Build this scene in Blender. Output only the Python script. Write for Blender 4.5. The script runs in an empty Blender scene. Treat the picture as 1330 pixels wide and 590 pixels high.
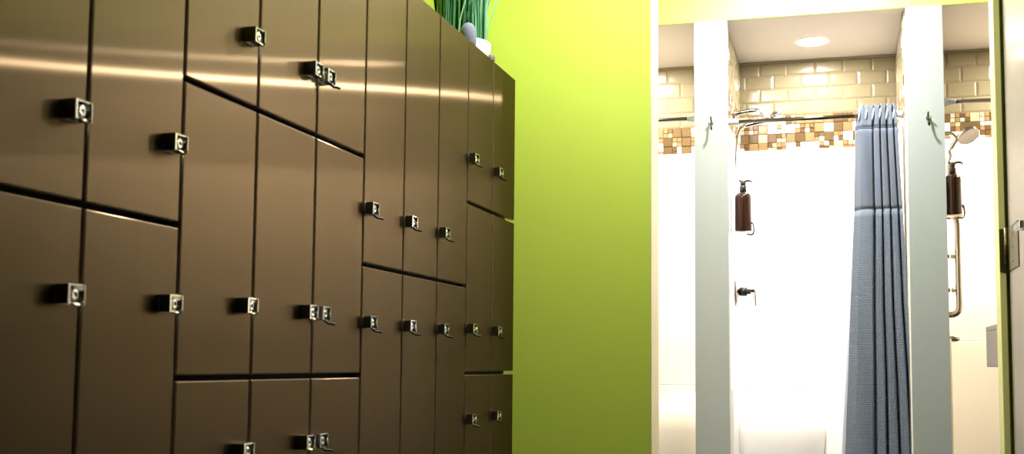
import bpy, bmesh, math, random
from mathutils import Vector, Matrix
random.seed(7)
S = bpy.context.scene
COL = S.collection
PI = math.pi

# ------------------------------------------------------------------ camera
FOC, YAW, PITCH, ROLL = 1522.26, -0.27691, 0.08461, 0.0088
CX, CZ, SY = 1.26403, 0.6822, 48.66
FW = Vector((math.sin(YAW)*math.cos(PITCH), math.cos(YAW)*math.cos(PITCH), math.sin(PITCH)))
R0 = Vector((math.cos(YAW), -math.sin(YAW), 0)); U0 = R0.cross(FW)
RT = R0*math.cos(ROLL) + U0*math.sin(ROLL)
UP = -R0*math.sin(ROLL) + U0*math.cos(ROLL)
cam = bpy.data.cameras.new('camera'); co = bpy.data.objects.new('camera', cam); COL.objects.link(co)
M = Matrix((RT, UP, -FW)).transposed().to_4x4(); M.translation = Vector((CX, 0, CZ))
co.matrix_world = M
cam.sensor_width = 36; cam.lens = FOC/1330*36; cam.shift_y = SY/1330
cam.clip_start = 0.02
cam.dof.use_dof = True; cam.dof.focus_distance = 5.6; cam.dof.aperture_fstop = 6.3
S.camera = co

def at(px, py, X=None, Y=None, Z=None):
    """where the sight line through a photo pixel meets a plane of the room"""
    d = FW*FOC + RT*(px-665) - UP*(py-295-SY)
    t = (X-CX)/d.x if X is not None else (Y/d.y if Y is not None else (Z-CZ)/d.z)
    return Vector((CX, 0, CZ)) + d*t

# ------------------------------------------------------------------ materials
def srgb(r, g, b):
    f = lambda c: (c/255/12.92) if c/255 <= .04045 else ((c/255+.055)/1.055)**2.4
    return (f(r), f(g), f(b), 1)

def mat(name, col, rough=.5, metal=0, noise=0, nscale=40, bump=0, spec=.5, coat=0, emit=None, sheen=0, trans=0):
    m = bpy.data.materials.new(name); m.use_nodes = True
    nt = m.node_tree; b = nt.nodes['Principled BSDF']
    b.inputs['Base Color'].default_value = col if len(col) == 4 else (*col, 1)
    b.inputs['Roughness'].default_value = rough
    b.inputs['Metallic'].default_value = metal
    b.inputs['Specular IOR Level'].default_value = spec
    b.inputs['Coat Weight'].default_value = coat
    b.inputs['Sheen Weight'].default_value = sheen
    b.inputs['Transmission Weight'].default_value = trans
    if emit:
        b.inputs['Emission Color'].default_value = (*emit[0], 1)
        b.inputs['Emission Strength'].default_value = emit[1]
    if noise or bump:
        tc = nt.nodes.new('ShaderNodeTexCoord'); n = nt.nodes.new('ShaderNodeTexNoise')
        n.inputs['Scale'].default_value = nscale; n.inputs['Detail'].default_value = 4
        nt.links.new(tc.outputs['Object'], n.inputs['Vector'])
        if noise:
            mx = nt.nodes.new('ShaderNodeMix'); mx.data_type = 'RGBA'
            mx.inputs[6].default_value = tuple(c*(1-noise) for c in col[:3])+(1,)
            mx.inputs[7].default_value = tuple(min(1, c*(1+noise)) for c in col[:3])+(1,)
            nt.links.new(n.outputs['Fac'], mx.inputs[0]); nt.links.new(mx.outputs[2], b.inputs['Base Color'])
        if bump:
            bp = nt.nodes.new('ShaderNodeBump'); bp.inputs['Strength'].default_value = bump
            bp.inputs['Distance'].default_value = .002
            nt.links.new(n.outputs['Fac'], bp.inputs['Height']); nt.links.new(bp.outputs['Normal'], b.inputs['Normal'])
    return m

def brushed(name, col, rough, aniso, tang, noise=.1, diffuse=None, dmix=.25, broad=.5):
    """metal sheet with a vertical grain: the grain streaks reflections sideways"""
    m = bpy.data.materials.new(name); m.use_nodes = True; nt = m.node_tree
    nt.nodes.remove(nt.nodes['Principled BSDF'])
    out = nt.nodes['Material Output']
    g = nt.nodes.new('ShaderNodeBsdfAnisotropic'); g.distribution = 'GGX'
    g.inputs['Roughness'].default_value = rough; g.inputs['Anisotropy'].default_value = aniso
    t = nt.nodes.new('ShaderNodeCombineXYZ')
    for i in range(3): t.inputs[i].default_value = tang[i]
    nt.links.new(t.outputs[0], g.inputs['Tangent'])
    tc = nt.nodes.new('ShaderNodeTexCoord'); mp = nt.nodes.new('ShaderNodeMapping')
    mp.inputs['Scale'].default_value = (260, 260, 1.6)
    n = nt.nodes.new('ShaderNodeTexNoise'); n.inputs['Scale'].default_value = 1; n.inputs['Detail'].default_value = 3
    nt.links.new(tc.outputs['Object'], mp.inputs[0]); nt.links.new(mp.outputs[0], n.inputs['Vector'])
    mx = nt.nodes.new('ShaderNodeMix'); mx.data_type = 'RGBA'
    mx.inputs[6].default_value = tuple(c*(1-noise) for c in col[:3])+(1,)
    mx.inputs[7].default_value = tuple(min(1, c*(1+noise)) for c in col[:3])+(1,)
    nt.links.new(n.outputs['Fac'], mx.inputs[0])
    nt.links.new(mx.outputs[2], g.inputs['Color'])
    g2 = nt.nodes.new('ShaderNodeBsdfAnisotropic'); g2.distribution = 'GGX'
    g2.inputs['Roughness'].default_value = .34; g2.inputs['Anisotropy'].default_value = .0
    nt.links.new(t.outputs[0], g2.inputs['Tangent']); nt.links.new(mx.outputs[2], g2.inputs['Color'])
    mg = nt.nodes.new('ShaderNodeMixShader'); mg.inputs[0].default_value = broad
    nt.links.new(g.outputs[0], mg.inputs[1]); nt.links.new(g2.outputs[0], mg.inputs[2])
    d = nt.nodes.new('ShaderNodeBsdfDiffuse'); d.inputs['Color'].default_value = (*(diffuse or col[:3]), 1)
    ms = nt.nodes.new('ShaderNodeMixShader'); ms.inputs[0].default_value = 1-dmix
    nt.links.new(d.outputs[0], ms.inputs[1]); nt.links.new(mg.outputs[0], ms.inputs[2])
    nt.links.new(ms.outputs[0], out.inputs['Surface'])
    return m

LIME = (.47, .61, .07)
m_lime = mat('lime_paint', LIME, .55, noise=.03, nscale=8, bump=.15, spec=.35)
m_cream = mat('cream_paint', (.80, .74, .60), .6)
m_trim = mat('cream_corner_trim', (.50, .44, .26), .6)
m_header = mat('lime_paint_lamp_washed', (.42, .52, .115), .55, noise=.03, nscale=8, spec=.35)  # same lime paint as the walls, paled in its colour for lamp glare
m_bronze = brushed('bronze_sheet', (.132, .098, .062), .165, .86, (0, 0, 1), diffuse=(.03, .022, .014), dmix=.08)
m_edge = mat('bronze_edge', (.40, .32, .23), .4, 1)
m_dark = mat('locker_shadow_gap', (.008, .008, .008), .8)
m_steel = brushed('brushed_steel_door', (.52, .48, .43), .22, .80, (0, 0, 1), diffuse=(.36, .33, .30), dmix=.4)
m_chrome = mat('chrome', (.82, .82, .82), .12, 1)
m_brass = mat('warm_chrome', (.80, .72, .50), .2, 1)
m_barchrome = mat('smoky_chrome', (.36, .33, .32), .10, 1)
m_darkmetal = mat('dark_metal', (.03, .03, .03), .35, 1)
m_bronzehinge = mat('aged_bronze_hinge', (.11, .095, .035), .45, 1)
m_floor = mat('floor_tile', (.014, .012, .010), .4, noise=.2, nscale=5)
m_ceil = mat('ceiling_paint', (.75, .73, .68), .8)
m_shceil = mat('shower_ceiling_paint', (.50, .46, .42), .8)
m_acryl = mat('white_acrylic', (.86, .84, .80), .3, spec=.4)
m_acrylw = mat('white_acrylic_warm_lit', (.86, .81, .72), .3, spec=.4)  # white acrylic with the lamp's warm cast mixed into its colour
m_tile = mat('beige_glazed_tile', (.23, .20, .125), .17, noise=.08, nscale=14, spec=.6, bump=.15)
m_grout = mat('grout', (.30, .23, .15), .8)
m_pillar = mat('pale_grey_laminate', (.25, .28, .27), .45, spec=.3, noise=.03, nscale=60)
m_cap = mat('grey_rubber', (.33, .38, .43), .5)
m_rod = mat('dark_chrome_rod', (.10, .09, .085), .2, 1)
m_cloth = mat('blue_grey_cloth', (.08, .10, .138), .85, sheen=.15, noise=.06, nscale=300)
m_band = mat('blue_grey_header_cloth', (.10, .122, .165), .85, noise=.06, nscale=300)
m_liner = mat('lavender_white_liner', (.70, .70, .80), .6)
m_white = mat('white_ceramic', (.85, .85, .83), .3)
m_stone = mat('blue_grey_stone', (.13, .15, .20), .8, noise=.3, nscale=40, bump=.4)
m_stone2 = mat('dark_grey_stone', (.13, .13, .14), .7, noise=.25, nscale=30, bump=.4)
m_blades = [mat('grass_blade_%s' % n, c, .45) for n, c in
            (('dark', (.012, .075, .03)), ('mid', (.03, .17, .06)), ('light', (.16, .42, .20)), ('pale', (.50, .62, .40)))]
m_soil = mat('dark_soil', (.02, .02, .015), .9)
m_amber = mat('amber_plastic', (.02, .006, .003), .15, spec=.3)
m_pump = mat('black_plastic', (.012, .012, .012), .3)
m_clear = mat('pale_pink_holder', (.78, .66, .60), .25)
m_grey = mat('taupe_grey_laminate', (.20, .17, .15), .5)
m_unseen_brown = mat('unseen_brown', (.03, .021, .015), .7)
m_lamp = mat('lamp_glow', (1, 1, 1), .5, emit=((1, .92, .82), 520))
m_lampr = mat('lamp_glow_far', (1, 1, 1), .5, emit=((1, .90, .78), 1500))
m_lampw = mat('lamp_glow_room', (1, 1, 1), .5, emit=((1, .95, .88), 1020))
m_lampf = mat('lamp_glow_front', (1, 1, 1), .5, emit=((1, .97, .95), 1700))
# mosaic colours
m_mos = [mat('mosaic_%s' % n, c, r, mt) for n, c, r, mt in
         (('orange', (.24, .155, .075), .15, 0), ('brown', (.11, .065, .028), .15, 0), ('bronze', (.26, .18, .09), .22, .7),
          ('white', (.85, .83, .80), .12, 0), ('silver', (.72, .72, .68), .25, .6), ('cream', (.48, .36, .21), .15, 0))]

# ------------------------------------------------------------------ mesh helpers
def box(bm, a, b, mi=0, bev=0, seg=2):
    x0, y0, z0 = a; x1, y1, z1 = b
    r = bmesh.ops.create_cube(bm, size=1)
    vs = r['verts']
    for v in vs:
        v.co = Vector(((x0+x1)/2+v.co.x*(x1-x0), (y0+y1)/2+v.co.y*(y1-y0), (z0+z1)/2+v.co.z*(z1-z0)))
    fs = {f for v in vs for f in v.link_faces}
    for f in fs: f.material_index = mi
    if bev:
        es = list({e for f in fs for e in f.edges})
        bb = bmesh.ops.bevel(bm, geom=es, offset=bev, segments=seg, affect='EDGES', profile=.5)
        for f in bb['faces']: f.material_index = mi
    return vs

def frame(d):
    d = d.normalized(); a = Vector((0, 0, 1)) if abs(d.z) < .9 else Vector((1, 0, 0))
    u = d.cross(a).normalized(); return u, d.cross(u).normalized()

def tube(bm, pts, r, n=12, mi=0, cap=True, smooth=True):
    pts = [Vector(p) for p in pts]; rings = []
    rr = r if isinstance(r, (list, tuple)) else [r]*len(pts)
    u = None
    for i, p in enumerate(pts):
        d = (pts[min(i+1, len(pts)-1)]-pts[max(i-1, 0)]).normalized()
        if u is None: u, _ = frame(d)
        u = (u-d*u.dot(d)).normalized(); w = d.cross(u)
        rings.append([bm.verts.new(p+(u*math.cos(2*PI*k/n)+w*math.sin(2*PI*k/n))*rr[i]) for k in range(n)])
    for a, b in zip(rings, rings[1:]):
        for k in range(n):
            f = bm.faces.new((a[k], a[(k+1) % n], b[(k+1) % n], b[k])); f.material_index = mi; f.smooth = smooth
    if cap:
        for rg, fl in ((rings[0], 1), (rings[-1], 0)):
            f = bm.faces.new(rg[::-1] if fl else rg); f.material_index = mi

def bezier(pts, n=10):
    """smooth curve through points (Catmull-Rom)"""
    P = [Vector(p) for p in pts]; P = [2*P[0]-P[1]]+P+[2*P[-1]-P[-2]]; out = []
    for i in range(1, len(P)-2):
        for k in range(n):
            t = k/n; a, b, c, d = P[i-1:i+3]
            out.append(.5*((2*b)+(c-a)*t+(2*a-5*b+4*c-d)*t*t+(3*b-a-3*c+d)*t**3))
    out.append(P[-2]); return out

def lathe(bm, prof, axis=Vector((0, 0, 1)), org=Vector((0, 0, 0)), n=24, mi=0, sx=1, smooth=True):
    u, w = frame(axis); rings = []
    for r, h in prof:
        rings.append([bm.verts.new(org+axis*h+(u*math.cos(2*PI*k/n)*sx+w*math.sin(2*PI*k/n))*max(r, 1e-5)) for k in range(n)])
    for a, b in zip(rings, rings[1:]):
        for k in range(n):
            f = bm.faces.new((a[k], a[(k+1) % n], b[(k+1) % n], b[k])); f.material_index = mi; f.smooth = smooth
    f = bm.faces.new(rings[0][::-1]); f.material_index = mi
    f = bm.faces.new(rings[-1]); f.material_index = mi

def me(name, fill, mats):
    bm = bmesh.new(); fill(bm)
    bmesh.ops.recalc_face_normals(bm, faces=bm.faces[:])
    d = bpy.data.meshes.new(name); bm.to_mesh(d); bm.free()
    for m in (mats if isinstance(mats, (list, tuple)) else [mats]): d.materials.append(m)
    return d

CACHE = {}
def obj(name, fill, mats, parent=None, loc=None, key=None):
    d = CACHE.get(key) if key else None
    if d is None:
        d = me(name, fill, mats)
        if key: CACHE[key] = d
    o = bpy.data.objects.new(name, d); COL.objects.link(o)
    if parent: o.parent = parent
    if loc is not None: o.location = loc
    return o

def tag(o, label, cat, group=None):
    o['label'] = label; o['category'] = cat
    if group: o['group'] = group
    return o

def thing(name, label, cat, loc=(0, 0, 0), group=None):
    o = bpy.data.objects.new(name, None); COL.objects.link(o); o.location = loc; o.empty_display_size = .05
    return tag(o, label, cat, group)

def struct(name, fill, mats):
    o = obj(name, fill, mats); o['kind'] = 'structure'; return o

# ------------------------------------------------------------------ room dimensions
PITCHW = .305; Y0 = 1.73389                 # locker lines at Y0 + k * PITCHW
LY = lambda k: Y0 + k*PITCHW
YL0, YL1 = LY(-1), LY(9)
YG, YGB, XG = 4.75, 4.94, at(846, 295, Y=4.75).x      # green partition wall
YS, YB = 6.2, 7.13                          # shower fronts, shower back wall
ZH, ZC = 2.522, 2.95                        # header underside, room ceiling
P1 = (.507, .683); P2 = (1.585, 1.764)      # pillar widths
XA0, XA1 = -.42, .523                       # left shower
XM0, XM1 = .667, 1.578                      # middle shower
XR0, XR1 = 1.761, 3.75                       # right shower
XW = -.47                                   # wall behind the lockers
XE = 3.75
ZT, ZM = 1.975, 2.185                       # surround top, mosaic top
ZTR = 2.0

# ------------------------------------------------------------------ setting
struct('floor', lambda bm: box(bm, (XW-.1, -2.6, -.05), (XE+.1, YB+.1, 0)), m_floor)
struct('ceiling', lambda bm: box(bm, (XW-.1, -2.6, ZC), (XE+.1, YS+.1, ZC+.05)), m_ceil)
def left_wall(bm):
    box(bm, (XW-.1, -2.6, 0), (XW, YG+.1, ZC), 0); box(bm, (XW-.1, YG+.1, 0), (XW, YB+.1, ZC), 1)
struct('wall_left', left_wall, [m_lime, m_cream])
struct('wall_rear', lambda bm: box(bm, (XW, -2.7, 0), (XE, -2.6, ZC)), m_unseen_brown)
struct('wall_far_right', lambda bm: box(bm, (XE, -2.6, 0), (XE+.1, YB+.1, ZC)), m_cream)
def end_wall(bm):
    box(bm, (XW, YG, 0), (XG-.004, YGB-.01, ZC), 0); box(bm, (XW, YGB-.01, 0), (XG-.004, YGB, ZC), 1)
struct('wall_end', end_wall, [m_lime, m_cream])
struct('trim_1', lambda bm: box(bm, (XG-.004, YG+.0005, 0), (XG, YGB+.002, ZC)), m_trim)
struct('wall_front', lambda bm: box(bm, (XW, YS, ZH), (XE, YS+.02, ZC)), m_header)
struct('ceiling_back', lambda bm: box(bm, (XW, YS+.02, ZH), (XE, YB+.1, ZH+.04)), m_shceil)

# tiled walls: bevelled brick tiles above a mosaic band, each wall one mesh
TW, TH, GR = .163, .0805, .003
def tile_face(bm, o, u, n, L, zm, ztop, zs, off=0.0):
    """o: start point at z=0; u: along the wall; n: out of the wall"""
    o, u, n = Vector(o), Vector(u), Vector(n); z = Vector((0, 0, 1))
    P = lambda a, h, d: bm.verts.new(o+u*a+z*h+n*d)
    f = bm.faces.new([P(0, zm, .002), P(L, zm, .002), P(L, ztop, .002), P(0, ztop, .002)]); f.material_index = 1
    f = bm.faces.new([P(0, zs, .002), P(L, zs, .002), P(L, zm, .002), P(0, zm, .002)]); f.material_index = 9
    def pil(a0, a1, h0, h1, mi, bev, hgt):
        if a1-a0 < .004 or h1-h0 < .004: return
        bev = min(bev, (a1-a0)/3, (h1-h0)/3)
        lo = [P(a0, h0, .001), P(a1, h0, .001), P(a1, h1, .001), P(a0, h1, .001)]
        md = [P(a0, h0, hgt*.55), P(a1, h0, hgt*.55), P(a1, h1, hgt*.55), P(a0, h1, hgt*.55)]
        hi = [P(a0+bev, h0+bev, hgt), P(a1-bev, h0+bev, hgt), P(a1-bev, h1-bev, hgt), P(a0+bev, h1-bev, hgt)]
        for A, B in ((lo, md), (md, hi)):
            for k in range(4):
                f = bm.faces.new((A[k], A[(k+1) % 4], B[(k+1) % 4], B[k])); f.material_index = mi
        f = bm.faces.new(hi); f.material_index = mi
    # brick tiles: from the ceiling down to the mosaic
    h1 = ztop-.012; row = 0
    rows = max(1, round((h1-zm)/(TH+GR))); th = (h1-zm)/rows
    for r in range(rows):
        a = -TW*random.choice((.0,)) - (TW/2 if r % 2 else 0) - off
        while a < L:
            a0, a1 = max(a, 0), min(a+TW-GR, L)
            pil(a0, a1, h1-(r+1)*th+GR, h1-r*th, 0, .010, .0075)
            a += TW
    pil(0, L, ztop-.010, ztop, 0, .003, .006)
    # mosaic band
    md = (zm-zs)/4 if zm-zs > .17 else (zm-zs)/3
    nr = round((zm-zs)/md); nc = int(L/md)+1
    used = set()
    for r in range(nr):
        for c in range(nc):
            if (r, c) in used: continue
            a0, h0 = c*md, zs+r*md; g = .0022
            q = random.random()
            pick = lambda: 2+random.choices(range(6), (28, 20, 14, 20, 8, 10))[0]
            if q < .54:
                pil(a0+g/2, min(a0+md-g/2, L), h0+g/2, h0+md-g/2, pick(), .003, .006)
            else:
                for i in (0, 1):
                    for j in (0, 1):
                        b0, k0 = a0+i*md/2, h0+j*md/2
                        if b0 < L: pil(b0+g/2, min(b0+md/2-g/2, L), k0+g/2, k0+md/2-g/2, pick(), .002, .006)
TM = [m_tile, m_grout]+m_mos+[m_cream, mat('dark_grout', (.08, .055, .035), .8)]
def wall_tiles(name, *faces):
    def fill(bm):
        for kind, *a in faces:
            if kind == 'box': box(bm, a[0], a[1], 8)
            else: tile_face(bm, *a)
    return struct(name, fill, TM)
ZF = ZH-.001
wall_tiles('wall_back', ('box', (XW, YB, 0), (XE, YB+.1, ZH)),
           ('t', (XA0, YB, 0), (1, 0, 0), (0, -1, 0), XA1-XA0, 2.135, ZF, ZT-.01),
           ('t', (XM0, YB, 0), (1, 0, 0), (0, -1, 0), XM1-XM0, ZM, ZF, ZT-.01, .04),
           ('t', (XR0, YB, 0), (1, 0, 0), (0, -1, 0), XR1-XR0, 2.15, ZF, ZTR-.01, .07))
wall_tiles('wall_partition_left', ('box', (XA1, YS+.05, 0), (XM0, YB-.001, ZF)),
           ('t', (XM0, YB-.01, 0), (0, -1, 0), (1, 0, 0), YB-YS-.08, ZM, ZF, ZT-.01),
           ('t', (XA1, YS+.07, 0), (0, 1, 0), (-1, 0, 0), YB-YS-.08, 2.135, ZF, ZT-.01))
wall_tiles('wall_partition_right', ('box', (XM1, YS+.05, 0), (XR0, YB-.001, ZF)),
           ('t', (XR0, YB-.01, 0), (0, -1, 0), (1, 0, 0), YB-YS-.08, 2.15, ZF, ZTR-.01),
           ('t', (XM1, YS+.07, 0), (0, 1, 0), (-1, 0, 0), YB-YS-.08, ZM, ZF, ZT-.01))

# right-hand wall with the metal door and its green jamb
XD = at(1309.5, 300, Y=4.80).x
XJ0, XJ1 = at(1297, 300, Y=4.80).x, at(1306, 300, Y=4.80).x
def right_wall(bm):
    box(bm, (XD+.05, -2.6, 0), (XD+.17, 4.86, ZC), 0)
    box(bm, (XD+.03, -2.6, .0), (XD+.05, 3.75, 1.93), 1)  # unseen brown band, added only for the lockers to reflect
struct('wall_right', right_wall, [m_lime, m_unseen_brown])
m_jamb = mat('pale_lime_gloss', (.60, .60, .22), .3)
def jamb(bm):
    box(bm, (XJ0, 4.80, 0), (XJ1, 4.93, ZC-.001), 0, .003)
    box(bm, (XJ1, 4.835, 0), (XD+.05, 4.93, ZC-.001), 0)
struct('trim_2', jamb, m_jamb)
door = struct('door_1', lambda bm: box(bm, (XD, 3.95, .02), (XD+.045, 4.795, 2.32), 0, .002), m_steel)
def hinge(bm):
    z0, z1 = 1.035, 1.185
    z0, z1 = at(1305, 356, X=XD-.004).z, at(1305, 300, X=XD-.004).z
    tube(bm, [(XD-.010, 4.790, z0-.004), (XD-.010, 4.790, z1+.004)], .0085, 12)
    for k in range(1, 5):
        zz = z0+(z1-z0)*k/5; tube(bm, [(XD-.010, 4.790, zz-.001), (XD-.010, 4.790, zz+.001)], .0095, 12)
    box(bm, (XD-.004, 4.52, z0), (XD+.0005, 4.79, z1), 0, .001)
    box(bm, (XJ0+.001, 4.7965, z0), (XD-.006, 4.7995, z1), 0, .001)
    for zz in (z0+.03, (z0+z1)/2, z1-.03):
        tube(bm, [(XD-.0055, 4.66, zz), (XD-.002, 4.66, zz)], .006, 10)
obj('hinge', hinge, m_bronzehinge, door)
hz = at(1325, 297, X=XD-.03).z; hy = at(1327, 297, X=XD-.03).y
def handle(bm):
    lathe(bm, [(.03, 0), (.03, .006), (.024, .010), (.011, .012), (.011, .035)], Vector((-1, 0, 0)), Vector((XD+.0005, hy, hz)), 20)
    box(bm, (XD-.052, hy-.11, hz-.014), (XD-.034, hy+.03, hz+.014), 0, .005)
obj('door_handle', handle, m_chrome, door)

# ------------------------------------------------------------------ lockers
def door_mesh(h):
    def fill(bm):
        box(bm, (-.020, .0054, .0066), (0, PITCHW-.0054, h-.0066), 0, .0022, 2)
        for f in bm.faces:
            if abs(f.normal.x) < .9 and f.calc_area() < .02: f.material_index = 1
    return fill
def carcass(bm):
    y0, y1, xb = .0008, PITCHW-.0008, XW+.004
    box(bm, (xb, y0, .0), (-.045, y1, 1.83-.003), 0)
    box(bm, (-.045, y0, .0), (-.040, y1, 1.826), 1)
    box(bm, (xb, y0, 1.827), (-.024, y1, 1.830), 2)          # top sheet
    box(bm, (xb, y0, 0), (-.03, y1, .06), 1)
def bracket(bm):   # square shroud, open in front and below; local origin on the door face
    w, h, d, t = .023, .017, .027, .0025
    box(bm, (0, -w, -h), (t, w, h), 0, .0005)
    box(bm, (t, -w, -h), (d, -w+t*2.4, h), 0, .0008)
    box(bm, (t, w-t, -h), (d, w, h), 0, .0005)
    box(bm, (t, -w, h-t), (d*.93, w, h), 0, .0005)
def cylinder(bm):
    lathe(bm, [(.010, .002), (.010, .012), (.0115, .013), (.0115, .020), (.009, .0235), (.004, .0235), (.0035, .0215)],
          Vector((1, 0, 0)), Vector((0, 0, -.001)), 20)
def lever_short(bm):
    tube(bm, bezier([(.014, .004, -.009), (.020, .009, -.016), (.027, .012, -.018), (.031, .013, -.012)], 6), .0034, 8)
    tube(bm, bezier([(.012, -.008, -.010), (.022, -.010, -.015), (.027, -.004, -.018), (.027, .004, -.017)], 5), .0026, 8)
def lever(bm):
    tube(bm, bezier([(.014, .002, -.008), (.020, .004, -.018), (.026, .009, -.024), (.034, .017, -.025), (.040, .022, -.027)], 6), .0032, 8)
    tube(bm, bezier([(.014, -.004, -.010), (.022, -.006, -.017), (.026, .000, -.020), (.026, .006, -.017)], 5), .0024, 8)

TWO = (.06, .95, 1.83); THREE = (.06, .648, 1.247, 1.83)
# per column: tiers, side of the lock, label
COLUMNS = [
    (TWO, 'far', 'bronze two-door locker column nearest the camera, cut off by the left edge of the photo'),
    (TWO, 'far', 'bronze two-door locker column between the cut-off nearest one and the first three-door column'),
    (THREE, 'far', 'bronze three-door locker column with a single upper lock, next to the two near two-door columns'),
    (THREE, 'far', 'bronze three-door locker column, middle one of the near three-door trio'),
    (THREE, 'near', 'bronze three-door locker column, farthest of the near trio, its locks paired with its neighbour\'s'),
    (TWO, 'near', 'bronze two-door locker column right behind the near three-door trio'),
    (TWO, 'near', 'bronze two-door locker column, middle one of the far two-door trio'),
    (TWO, 'near', 'bronze two-door locker column, farthest of the two-door trio, before the last two columns'),
    (THREE, 'near', 'bronze three-door locker column next to last before the green wall'),
    (THREE, 'near', 'bronze three-door locker column at the far end against the green wall'),
]
for k, (tiers, side, label) in enumerate(COLUMNS):
    t = thing('locker_unit', label, 'locker', (0, LY(k-1), 0), 'bronze lockers along the left wall')
    obj('carcass', carcass, [m_dark, m_dark, m_bronze], t, key='carcass')
    yl = PITCHW-.046 if side == 'far' else .027
    for i in range(len(tiers)-1):
        z0, z1 = tiers[i], tiers[i+1]
        d = obj('locker_door', door_mesh(z1-z0), [m_bronze, m_edge], t, (0, 0, z0), key='door%.3f' % (z1-z0))
        if i == len(tiers)-2: zl = .155
        else: zl = (z1-z0)-.158
        if len(tiers) == 4 and i == 1: zl = .155
        for nm, fn, m in (('lock_bracket', bracket, m_chrome), ('lock_cylinder', cylinder, m_chrome), ('lock_lever', lever if side == 'near' else lever_short, m_darkmetal if side == 'near' else m_brass)):
            obj(nm, fn, m, d, (0, yl, zl), key=nm+side)

# ------------------------------------------------------------------ plant, pot and stones on the lockers
PYC, PR = 4.20, .118
PX1 = at(637.5, 60, Y=PYC).x
PZ = at(637, 55, Y=PYC).z
pot = thing('potted_grass', 'tall green artificial grass in a round white pot on top of the lockers', 'plant', (PX1-PR-.004, PYC, 1.83))
def potmesh(bm):
    h = PZ-1.83
    lathe(bm, [(PR*.90, 0), (PR*.93, .004), (PR*.985, h*.6), (PR, h-.004), (PR-.003, h), (PR-.010, h), (PR-.013, h-.004), (PR-.016, h-.03)], n=48)
obj('pot', potmesh, m_white, pot)
def soil(bm): lathe(bm, [(PR-.018, PZ-1.83-.05), (PR-.018, PZ-1.83-.031)], n=32, smooth=False)
obj('soil', soil, m_soil, pot)
def grass(bm):
    rnd = random.Random(3); zb = PZ-1.83-.03
    for i in range(640):
        ra, rb = (PR-.02)*math.sqrt(rnd.random()), rnd.uniform(0, 2*PI); x, y = ra*math.cos(rb), ra*math.sin(rb)
        h = rnd.uniform(.45, .85); a = rnd.uniform(0, 2*PI); lean = rnd.uniform(.0, .045) if rnd.random() < .94 else rnd.uniform(.1, .2)
        dx, dy = math.cos(a)*lean, math.sin(a)*lean
        w = rnd.uniform(.0022, .0045); b = rnd.uniform(0, PI); ux, uy = math.cos(b)*w, math.sin(b)*w
        mi = rnd.choices((0, 1, 2, 3), (26, 36, 28, 10))[0]; prev = None
        for s in range(6):
            q = s/5; k = 1-.85*q**3
            c = Vector((x+dx*q*q*1.6, y+dy*q*q*1.6, zb+h*q))
            e = [bm.verts.new(c+Vector((ux*k, uy*k, 0))), bm.verts.new(c+Vector((-uy*.35*k, ux*.35*k, 0))), bm.verts.new(c-Vector((ux*k, uy*k, 0)))]
            if prev:
                for j in (0, 1):
                    f = bm.faces.new((prev[j], prev[j+1], e[j+1], e[j])); f.material_index = mi; f.smooth = True
            prev = e
    # one stray stem bending out to the right
    tube(bm, bezier([(.085, -.03, zb), (.098, -.03, .20), (.125, -.03, .28), (.20, -.03, .42)], 8), .0016, 6, 0)
obj('grass', grass, m_blades, pot)['kind'] = 'stuff'

def stone(c, r, name, label, m, seed):
    def fill(bm):
        bmesh.ops.create_icosphere(bm, subdivisions=4, radius=1)
        rnd = random.Random(seed); ph = [rnd.uniform(0, 6) for _ in range(6)]
        for v in bm.verts:
            p = v.co.copy(); k = 1+.06*math.sin(3*p.x+ph[0])+.06*math.sin(3.4*p.y+ph[1])+.05*math.sin(4*p.z+ph[2])
            v.co = Vector((p.x*r[0]*k, p.y*r[1]*k, max(p.z*k, -.92)*r[2]))
        for f in bm.faces: f.smooth = True
    return tag(obj(name, fill, m, loc=c), label, 'stone')
sc = at(608, 48, Y=4.02)
stone((sc.x-.002, 4.02, 1.83+.050), (.036, .03, .052), 'standing_stone', 'rounded blue-grey stone standing on the lockers in front of the grass', m_stone, 1)
s2 = at(639, 74, X=-.022)
stone((-.022, s2.y, 1.83+.0165), (.012, .018, .018), 'small_stone', 'small dark grey stone beside the white pot near the locker edge', m_stone2, 5)

# ------------------------------------------------------------------ pillars and hooks
def pillar(x0, x1, label):
    t = obj('pillar', lambda bm: box(bm, (x0, YS-.005, 0), (x1, YS+.05, ZH), 0, .002), m_pillar)
    t['kind'] = 'thing'
    return tag(t, label, 'pillar', 'pale shower pillars')
pillar(*P1, 'pale grey pillar between the green wall and the curtained shower')
pillar(*P2, 'pale grey pillar right of the blue-grey curtain, on the side of the metal door')
def hook(px, py, label):
    p = at(px, py, Y=YS-.005)
    t = thing('robe_hook', label, 'hook', (p.x, YS-.005, p.z), 'robe hooks on the shower pillars')
    obj('plate', lambda bm: lathe(bm, [(.014, 0), (.014, .004), (.010, .007)], Vector((0, -1, 0)), Vector((0, 0, .012)), 18), m_chrome, t, key='hookplate')
    def prong(bm):
        tube(bm, bezier([(0, -.006, .012), (0, -.022, .006), (.001, -.026, -.014), (.003, -.034, -.034), (.004, -.046, -.036), (.004, -.050, -.024)], 6), .0048, 10)
        tube(bm, bezier([(0, -.006, .014), (.0, -.026, .020), (.001, -.038, .030)], 5), .004, 10)
    obj('prong', prong, m_darkmetal, t, key='hookprong')
hook(924, 161, 'small dark robe hook on the pillar nearer the green wall')
hook(1205, 155, 'small dark robe hook on the pillar right of the curtain')

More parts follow.
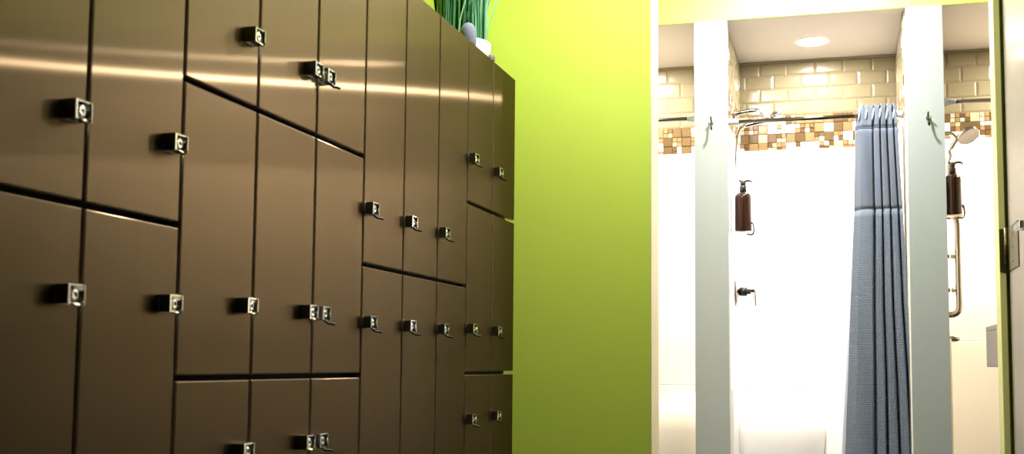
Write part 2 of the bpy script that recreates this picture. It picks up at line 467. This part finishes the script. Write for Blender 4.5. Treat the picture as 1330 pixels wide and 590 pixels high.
# ------------------------------------------------------------------ acrylic surrounds
def upath(x0, x1, yf, yb, r, n=8):
    pts = [(x0, yf)]
    for k in range(n+1):
        a = PI-(PI/2)*k/n; pts.append((x0+r+r*math.cos(a), yb-r+r*math.sin(a)))
    for k in range(n+1):
        a = PI/2-(PI/2)*k/n; pts.append((x1-r+r*math.cos(a), yb-r+r*math.sin(a)))
    pts.append((x1, yf)); return pts
def surround(x0, x1, zseam, ztop, label, m, seat=None):
    t = thing('shower_surround', label, 'shower surround', (0, 0, 0), 'shower surrounds')
    yf, yb = YS+.15, YB-.001
    def shell(z0, z1, th, r):
        def fill(bm):
            inn = upath(x0+.001+th, x1-.001-th, yf, yb-th, r); out = upath(x0+.001, x1-.001, yf, yb, .004)
            b = .006
            rows = [[bm.verts.new((x, y, z0)) for x, y in inn], [bm.verts.new((x, y, z1-b)) for x, y in inn],
                    [bm.verts.new((x+(X-x)*.35, y+(Yo-y)*.35, z1)) for (x, y), (X, Yo) in zip(inn, out)],
                    [bm.verts.new((x, y, z1)) for x, y in out], [bm.verts.new((x, y, z0)) for x, y in out]]
            rows.append(rows[0])
            for A, B in zip(rows, rows[1:]):
                for k in range(len(A)-1):
                    f = bm.faces.new((A[k], A[k+1], B[k+1], B[k])); f.smooth = True
            for e in (0, -1): bm.faces.new([R[e] for R in rows[:5]])
        return fill
    u = obj('upper_panel', shell(zseam+.002, ztop, .010, .05), m, t)
    l = obj('lower_panel', shell(.02, zseam-.002, .022, .055), m, t)
    for o in (u, l):
        md = o.modifiers.new('edge', 'EDGE_SPLIT'); md.split_angle = .9
    if seat:
        sx, xc, a, b = seat
        def fill(bm):
            prof = [(0, .530), (.35, .524), (.55, .512), (.72, .492), (.84, .462), (.93, .42), (.985, .37), (1.0, .31), (.98, .22), (.95, .10), (.94, .02)]
            n = 24; rows = []
            for k in range(n+1):
                th = PI/2*k/n
                rows.append([bm.verts.new((xc+sx*a*max(p, .01)*math.cos(th), YB-.024-b*max(p, .01)*math.sin(th), z)) for p, z in prof])
            for A, B in zip(rows, rows[1:]):
                for k in range(len(prof)-1):
                    f = bm.faces.new((A[k], A[k+1], B[k+1], B[k])); f.smooth = True
        obj('corner_seat', fill, m, t)
    return t
surround(XA0, XA1, .565, ZT, 'white shower surround right behind the end of the green wall', m_acryl, (-1, XA1-.024, .40, .40))
surround(XM0, XM1, .558, ZT, 'white shower surround in the curtained shower, with a curved corner seat', m_acryl, (1, XM0+.024, .46, .42))
surround(XR0, XR1, .835, ZTR, 'cream-lit shower surround with grab bars, beside the metal door', m_acrylw)

# ------------------------------------------------------------------ shower lamps and room lamps
def downlight(x, y, z, r, label, mglow):
    t = thing('recessed_light', label, 'ceiling light', (x, y, z), 'recessed ceiling lights')
    def trim(bm):
        n = 32; prof = [(r, -.001), (r, -.006), (r*1.12, -.009), (r*1.24, -.006), (r*1.27, -.0005)]
        rows = [[bm.verts.new((math.cos(2*PI*k/n)*q, math.sin(2*PI*k/n)*q, h)) for k in range(n)] for q, h in prof]
        for A, B in zip(rows, rows[1:]):
            for k in range(n):
                f = bm.faces.new((A[k], A[(k+1) % n], B[(k+1) % n], B[k])); f.smooth = True
    obj('trim_ring', trim, m_white, t, key='ring%.3f' % r)
    def glow(bm):
        n = 32; f = bm.faces.new([bm.verts.new((math.cos(-2*PI*k/n)*r, math.sin(-2*PI*k/n)*r, -.003)) for k in range(n)])
    d = obj('diffuser', glow, mglow, t, key='glow%.3f' % r+mglow.name)
    return t
lc = at(1055, 53, Z=ZH)
downlight(lc.x, lc.y, ZH, .078, 'round recessed light glowing in the ceiling of the curtained shower', m_lamp)
downlight(.10, lc.y, ZH, .078, 'round recessed light in the shower ceiling behind the green wall', m_lamp)
downlight(2.62, lc.y-.03, ZH, .078, 'round recessed light in the ceiling of the shower with grab bars', m_lampr)
downlight(1.10, 5.58, ZC, .085, 'round recessed light in the ceiling before the showers', m_lampf)
downlight(.52, 3.82, ZC, .085, 'round recessed light in the ceiling over the lockers', m_lampw)

# ------------------------------------------------------------------ curtain rods
def rod(a, b, label):
    t = thing('shower_rod', label, 'curtain rod', (0, 0, 0), 'shower curtain rods')
    a, b = Vector(a), Vector(b); d = (b-a).normalized()
    obj('tube', lambda bm: tube(bm, [a+d*.03, b-d*.03], .0105, 16), m_rod, t)
    for p, s in ((a, d), (b, -d)):
        obj('end_cap', lambda bm: lathe(bm, [(.020, .0), (.020, .014), (.0165, .03), (.0155, .055), (.012, .058)], s, p, 18), m_cap, t)
YR = YS+.095
zr0, zr1 = at(946, 157.5, Y=YR).z, at(1175, 149.5, Y=YR).z
ZROD = (zr0+zr1)/2
rod((XM0+.008, YR, ZROD), (XM1-.008, YR, ZROD), 'dark shower rod carrying the blue-grey curtain')
zl = at(880, 155, Y=YR).z
rod((XA0+.008, YR, zl), (XA1-.008, YR, zl), 'bare dark shower rod right behind the end of the green wall')
zrr = at(1260, 131.5, Y=YR).z
rod((XR0+.008, YR, zrr), (XR1-.008, YR, zrr), 'bare dark shower rod above the shower with grab bars')

# ------------------------------------------------------------------ curtain
YC = YR
cur = thing('shower_curtain', 'blue-grey shower curtain bunched to one side against a pale pillar', 'curtain', (0, 0, 0))
zt = at(1140, 137, Y=YC).z; zs1 = at(1140, 166, Y=YC).z; zs2 = at(1140, 273, Y=YC).z
# left and right edges of the bunched cloth, top to floor
def edges(z):
    keys = [(zt, 1117, 1166), (zs1, 1113, 1168), (zs2, 1110, 1173), (1.0, 1103.5, 1177), (.6, 1098.5, 1183), (.24, 1093.5, 1187), (.04, 1091, 1190)]
    keys = [(k[0], at(k[1], 300, Y=YC).x, at(k[2], 300, Y=YC).x) for k in keys]
    for (za, la, ra), (zb, lb, rb) in zip(keys, keys[1:]):
        if z >= zb: q = (za-z)/(za-zb); return la+(lb-la)*q, ra+(rb-ra)*q
    return keys[-1][1:]
FOLDS = [0, .0, .34, .46, .58, .68, .79, .90, 1.0]
def fold_y(u, z):
    # broad flat panel at the left, then five tight folds
    if u < .43:
        q = u/.43; y = .028-.044*min(1, 3.2*q)*min(1, 1.0) if q < .3125 else -.016-.006*math.sin(PI*(q-.3125)/.6875)+(.044*max(0, (q-.86)/.14)**2)
    else:
        q = (u-.43)/.57*3.5; f_ = q-math.floor(q); y = -.022+.050*math.exp(-((min(f_, 1-f_))/.13)**2)
    return y*(1.0 if z < zs1 else .75)
def cloth(z0, z1, push=0.0, wob=.0, u0=0, u1=1, n=190, rows=24, lip=.0, scal=0.0):
    def fill(bm):
        R = []
        for j in range(rows+1):
            z = z1+(z0-z1)*j/rows; l, r = edges(z); row = []
            for i in range(n+1):
                u = u0+(u1-u0)*i/n
                uu = u+.006*math.sin(z*7+u*9)*(1-abs(2*u-1))
                y = YC+fold_y(uu, z)+.006*math.sin(z*5+u*14)-push
                x = l+(r-l)*uu
                zz = z
                if scal and j == 0: zz = z+scal*(.5+.5*math.cos(2*PI*(u-.43)/.57*3.5))-scal*.5
                row.append(bm.verts.new((min(x, XM1-.003), y, zz)))
            R.append(row)
        for A, B in zip(R, R[1:]):
            for i in range(n):
                f = bm.faces.new((A[i], A[i+1], B[i+1], B[i])); f.smooth = True
        if lip:   # stitched hem along the lower edge
            for zc in (z0,):
                l, r = edges(zc); pts = []
                for i in range(0, n+1, 2):
                    u = i/n; uu = u+.006*math.sin(zc*7+u*9)*(1-abs(2*u-1))
                    pts.append((l+(r-l)*uu, YC+fold_y(uu, zc)+.006*math.sin(zc*5+u*14)-push-.001, zc))
                tube(bm, pts, lip, 6)
    return fill
def cpart(name, fill, m):
    o = obj(name, fill, m, cur); s = o.modifiers.new('thick', 'SOLIDIFY'); s.thickness = .0016; return o
def waffle(base):
    m = base.copy(); m.name = 'blue_grey_waffle_cloth'; nt = m.node_tree; b = nt.nodes['Principled BSDF']
    tc = nt.nodes.new('ShaderNodeTexCoord'); w1 = nt.nodes.new('ShaderNodeTexWave'); w2 = nt.nodes.new('ShaderNodeTexWave')
    w1.bands_direction = 'Z'; w2.bands_direction = 'X'
    for w in (w1, w2): w.inputs['Scale'].default_value = 34; nt.links.new(tc.outputs['Object'], w.inputs['Vector'])
    mm = nt.nodes.new('ShaderNodeMath'); mm.operation = 'MULTIPLY'
    nt.links.new(w1.outputs['Fac'], mm.inputs[0]); nt.links.new(w2.outputs['Fac'], mm.inputs[1])
    bp = nt.nodes.new('ShaderNodeBump'); bp.inputs['Strength'].default_value = .7; bp.inputs['Distance'].default_value = .004
    nt.links.new(mm.outputs[0], bp.inputs['Height']); nt.links.new(bp.outputs['Normal'], b.inputs['Normal'])
    return m
m_waffle = waffle(mat('blue_grey_waffle', (.115, .143, .185), .9))
cpart('header_band', cloth(zs1, zt, .002, lip=.003, rows=6, scal=.02), m_band)
cpart('smooth_panel', cloth(zs2, zs1, 0, lip=.0035, rows=16), m_cloth)
cpart('waffle_panel', cloth(.05, zs2, .003, rows=40), m_waffle)
def liner(bm):
    R = []
    for j in range(30):
        z = zs2-.1-(zs2-.15)*j/29; l, r = edges(z); q = j/29; row = []
        for i in range(24):
            u = i/23; x = l-.018*q-.004+u*.16
            row.append(bm.verts.new((x, YC+.055+.010*math.sin(u*9+z)+u*.02, z)))
        R.append(row)
    for A, B in zip(R, R[1:]):
        for i in range(23):
            f = bm.faces.new((A[i], A[i+1], B[i+1], B[i])); f.smooth = True
o = cpart('liner', liner, m_liner); o['label'] = 'pale lavender inner liner'
# split rings sewn in the header, round the rod
for k in range(6):
    x = edges(ZROD)[0]+.012+k*(edges(ZROD)[1]-edges(ZROD)[0]-.024)/5
    def ring(bm, x=x):
        n = 20; tube(bm, [(x+.004*math.sin(2*PI*i/n), YR+.024*math.cos(2*PI*i/n), ZROD+.004+.030*math.sin(2*PI*i/n)) for i in range(n+1)], .004, 8, cap=False)
    obj('curtain_ring', ring, m_white, cur)

# ------------------------------------------------------------------ soap bottles in wall brackets
def soap(px, pytop, pybot, Y, wpx, label, blabel, side=1):
    lo = at(px, pybot, Y=Y); hi = at(px, pytop, Y=Y); H = hi.z-lo.z; w = at(px+wpx, pybot, Y=Y).x-lo.x; r = w/2
    t = thing('soap_bottle', label, 'soap bottle', (lo.x, Y, lo.z), 'amber soap bottles')
    hb = H*.77
    obj('bottle', lambda bm: lathe(bm, [(r*.90, 0), (r*.98, .004), (r, .01), (r, hb*.84), (r*.94, hb*.90), (r*.75, hb*.955), (r*.42, hb*.985), (r*.36, hb)], n=28), m_amber, t)
    def pump(bm):
        lathe(bm, [(r*.42, hb-.002), (r*.42, hb+.030), (r*.34, hb+.034), (r*.14, hb+.036), (r*.14, H*.88), (r*.34, H*.885), (r*.36, H*.95), (r*.26, H*.985)], n=18)
        tube(bm, bezier([(0, 0, H*.955), (r*.5, -.012, H*.975), (r*.95, -.02, H*.965), (r*1.12, -.022, H*.93)], 5), [.007]*10+[.005]*6, 10)
        tube(bm, bezier([(0, 0, H*.93), (-r*.35, .0, H*.985), (-r*.42, .0, H*1.0)], 4), .006, 8)
    obj('pump', pump, m_pump, t)
    b = thing('bottle_bracket', blabel, 'bracket', (lo.x, Y, lo.z), 'soap bottle brackets')
    def plate(bm):
        box(bm, (-r-.014, -r*1.05, -.010), (-r-.006, r*1.2, hb*.98), 0, .003)
        box(bm, (-r-.008, -r*.85, -.010), (r*1.05, r*.85, -.003), 0, .003)
    obj('holder', plate, m_clear, b)
    def wire(bm):
        for s in (-1, 1, .2):
            tube(bm, bezier([(r*.92, s*r*.62, hb*.21), (r*1.12, s*r*.55, hb*.20), (r*1.25, s*r*.35, hb*.06), (r*1.1, s*r*.25, -.016), (r*.4, s*r*.2, -.016)], 7), .0035, 8)
    obj('wire_loop', wire, m_rod, b)
soap(965.5, 234, 301, 6.42, 22, 'amber pump soap bottle on the side wall of the curtained shower', 'pale bracket holding the amber bottle in the curtained shower')
soap(1238.5, 210, 279, 6.42, 23, 'amber pump soap bottle above the upright grab bar, half behind the pillar', 'pale bracket holding the amber bottle above the grab bar')

# ------------------------------------------------------------------ shower valves
def valve(x, y, z, label, big=True):
    t = thing('shower_valve', label, 'shower valve', (x, y, z), 'shower valves')
    ax = Vector((1, 0, 0)); s = 1 if big else .5
    obj('wall_plate', lambda bm: lathe(bm, [(.078*s, 0), (.078*s, .004), (.070*s, .010), (.030*s, .016), (.026*s, .022)], ax, Vector((0, 0, 0)), 32), m_barchrome, t)
    obj('stem', lambda bm: lathe(bm, [(.020*s, .02), (.026*s, .026), (.026*s, .058), (.016*s, .062), (.016*s, .082)], ax, Vector((0, 0, .0)), 24), m_pump if big else m_chrome, t)
    if big:
        def lev(bm):
            box(bm, (.078, -.020, -.006), (.104, .010, .012), 0, .003)
            tube(bm, bezier([(.102, -.010, .006), (.106, -.012, -.02), (.108, -.014, -.082)], 6), .0050, 8)
        obj('lever', lev, m_barchrome, t)
vz = at(966, 379, Y=6.66).z
valve(XM0+.013, 6.66, vz, 'chrome shower valve with black stem and lever in the curtained shower')
vr = at(1238, 377, Y=6.55); valve(XR0+.013, 6.55, vr.z, 'small chrome valve knob at the pillar edge, lower of two beside the grab bar', False)
v2 = at(1238, 333, Y=6.55); valve(XR0+.013, 6.55, v2.z, 'small chrome valve knob at the pillar edge, upper of two beside the grab bar', False)

# ------------------------------------------------------------------ hand showers
def hand_shower(pts_arm, head_c, head_n, pts_handle, pts_hose, r, wall, label):
    t = thing('hand_shower', label, 'shower head', (0, 0, 0), 'chrome hand showers')
    def arm(bm):
        tube(bm, bezier(pts_arm, 8), .012, 12)
        lathe(bm, [(.030, 0), (.030, .004), (.018, .012), (.012, .016)], Vector((1, 0, 0)), Vector(wall), 22)
    obj('arm', arm, m_barchrome, t)
    n = Vector(head_n).normalized()
    obj('spray_head', lambda bm: lathe(bm, [(r*.30, -.030), (r*.62, -.022), (r*.92, -.010), (r, .0), (r, .010), (r*.93, .014), (r*.9, .012)], n, Vector(head_c), 28), m_barchrome, t)
    obj('handle', lambda bm: tube(bm, bezier(pts_handle, 8), .0135, 12), m_barchrome, t)
    obj('hose', lambda bm: tube(bm, bezier(pts_hose, 10), .0075, 10), m_barchrome, t)
YH = 6.68
A = lambda px, py, Y=YH: at(px, py, Y=Y)
hand_shower([(XM0+.009, YH, A(951, 150).z), A(960, 147), A(975, 144), A(985, 144), A(994, 150), A(999, 153)],
            A(1008, 152), (.55, -.25, -.8), [A(1000, 154), A(996, 156.5), A(985, 159), A(966, 163.5)],
            [A(966, 163.5), A(960, 170), A(956, 190), A(954, 230, YH-.02), A(953.5, 300, YH-.02)], .036, (XM0+.008, YH, A(951, 150).z),
            'chrome hand shower on a curved arm in the curtained shower')
YH2 = 6.62
B = lambda px, py: at(px, py, Y=YH2)
hand_shower([(XR0+.009, YH2, B(1231, 174).z), B(1234, 174), B(1240, 178), B(1242, 180)],
            B(1257, 175.5), (.34, -.5, -.79), [B(1250, 178), B(1244, 180), B(1239, 187), B(1235, 193)],
            [B(1235, 193), B(1233, 197), B(1234.5, 203), B(1232, 215), B(1231, 240)], .060, (XR0+.008, YH2, B(1231, 174).z),
            'chrome hand shower head above the amber bottle half hidden by the pillar')

# ------------------------------------------------------------------ grab bars of the right shower
def grab(pts, flanges, r, label):
    t = thing('grab_bar', label, 'grab bar', (0, 0, 0), 'grab bars in the right shower')
    obj('bar', lambda bm: tube(bm, bezier(pts, 8), r, 16), m_barchrome, t)
    for f in flanges:
        obj('flange', lambda bm: lathe(bm, [(.038, 0), (.038, .004), (.030, .010), (.018, .013)], Vector((1, 0, 0)), Vector(f), 24), m_chrome, t)
yg = 6.52; gx = at(1244.5, 340, Y=yg).x
gt, gb = at(1244, 281, Y=yg).z, at(1244, 409, Y=yg).z; xw = XR0+.0115
grab([(xw, yg, gt), (xw+.03, yg, gt), (gx-.032, yg, gt), (gx-.010, yg, gt-.012), (gx, yg, gt-.045), (gx, yg, gt-.16), (gx, yg, (gt+gb)/2), (gx, yg, gb+.16),
      (gx, yg, gb+.045), (gx-.010, yg, gb+.012), (gx-.032, yg, gb), (xw+.03, yg, gb), (xw, yg, gb)],
     [(xw-.0005, yg, gt), (xw-.0005, yg, gb)], .0165, 'upright chrome grab bar below the half-hidden amber bottle')
hz_ = at(1243, 440.5, Y=6.55).z; hx = at(1243, 440, Y=6.52).x
grab([(xw, 6.49, hz_), (xw+.02, 6.49, hz_), (hx-.02, 6.49, hz_), (hx-.004, 6.50, hz_), (hx, 6.535, hz_), (hx, 6.70, hz_), (hx, 6.92, hz_), (hx-.004, 6.96, hz_), (hx-.02, 6.97, hz_), (xw, 6.97, hz_)],
     [(xw-.0005, 6.49, hz_), (xw-.0005, 6.97, hz_)], .015, 'level chrome grab bar, only its end showing past the pillar')

# ------------------------------------------------------------------ grey counter behind the door post
cx_ = at(1281, 450, Y=5.52).x
cz0, cz1 = at(1281, 477, Y=5.52).z, at(1281, 425, Y=5.52).z
cnt = thing('wall_counter', 'taupe grey boxy counter end jutting out behind the green door post', 'counter', (cx_, 4.94, 0))
def apron(bm):
    box(bm, (0, .001, cz0), (1.1, .58, cz1-.022), 0, .003)
obj('body', apron, m_grey, cnt)
obj('worktop', lambda bm: box(bm, (0, .001, cz1-.0215), (1.1, .582, cz1), 0, .002), m_grey, cnt)

# ------------------------------------------------------------------ colour management
w = bpy.data.worlds.new('world'); S.world = w; w.use_nodes = True
w.node_tree.nodes['Background'].inputs[0].default_value = (0, 0, 0, 1)
S.view_settings.view_transform = 'Standard'; S.view_settings.look = 'None'
S.view_settings.gamma = 1; S.view_settings.use_curve_mapping = False
S.view_settings.exposure = 0.0
S.cycles.use_denoising = True
S.cycles.max_bounces = 10; S.cycles.diffuse_bounces = 5; S.cycles.glossy_bounces = 5
S.cycles.sample_clamp_indirect = 20
S.cycles.caustics_reflective = False
S.cycles.caustics_refractive = False
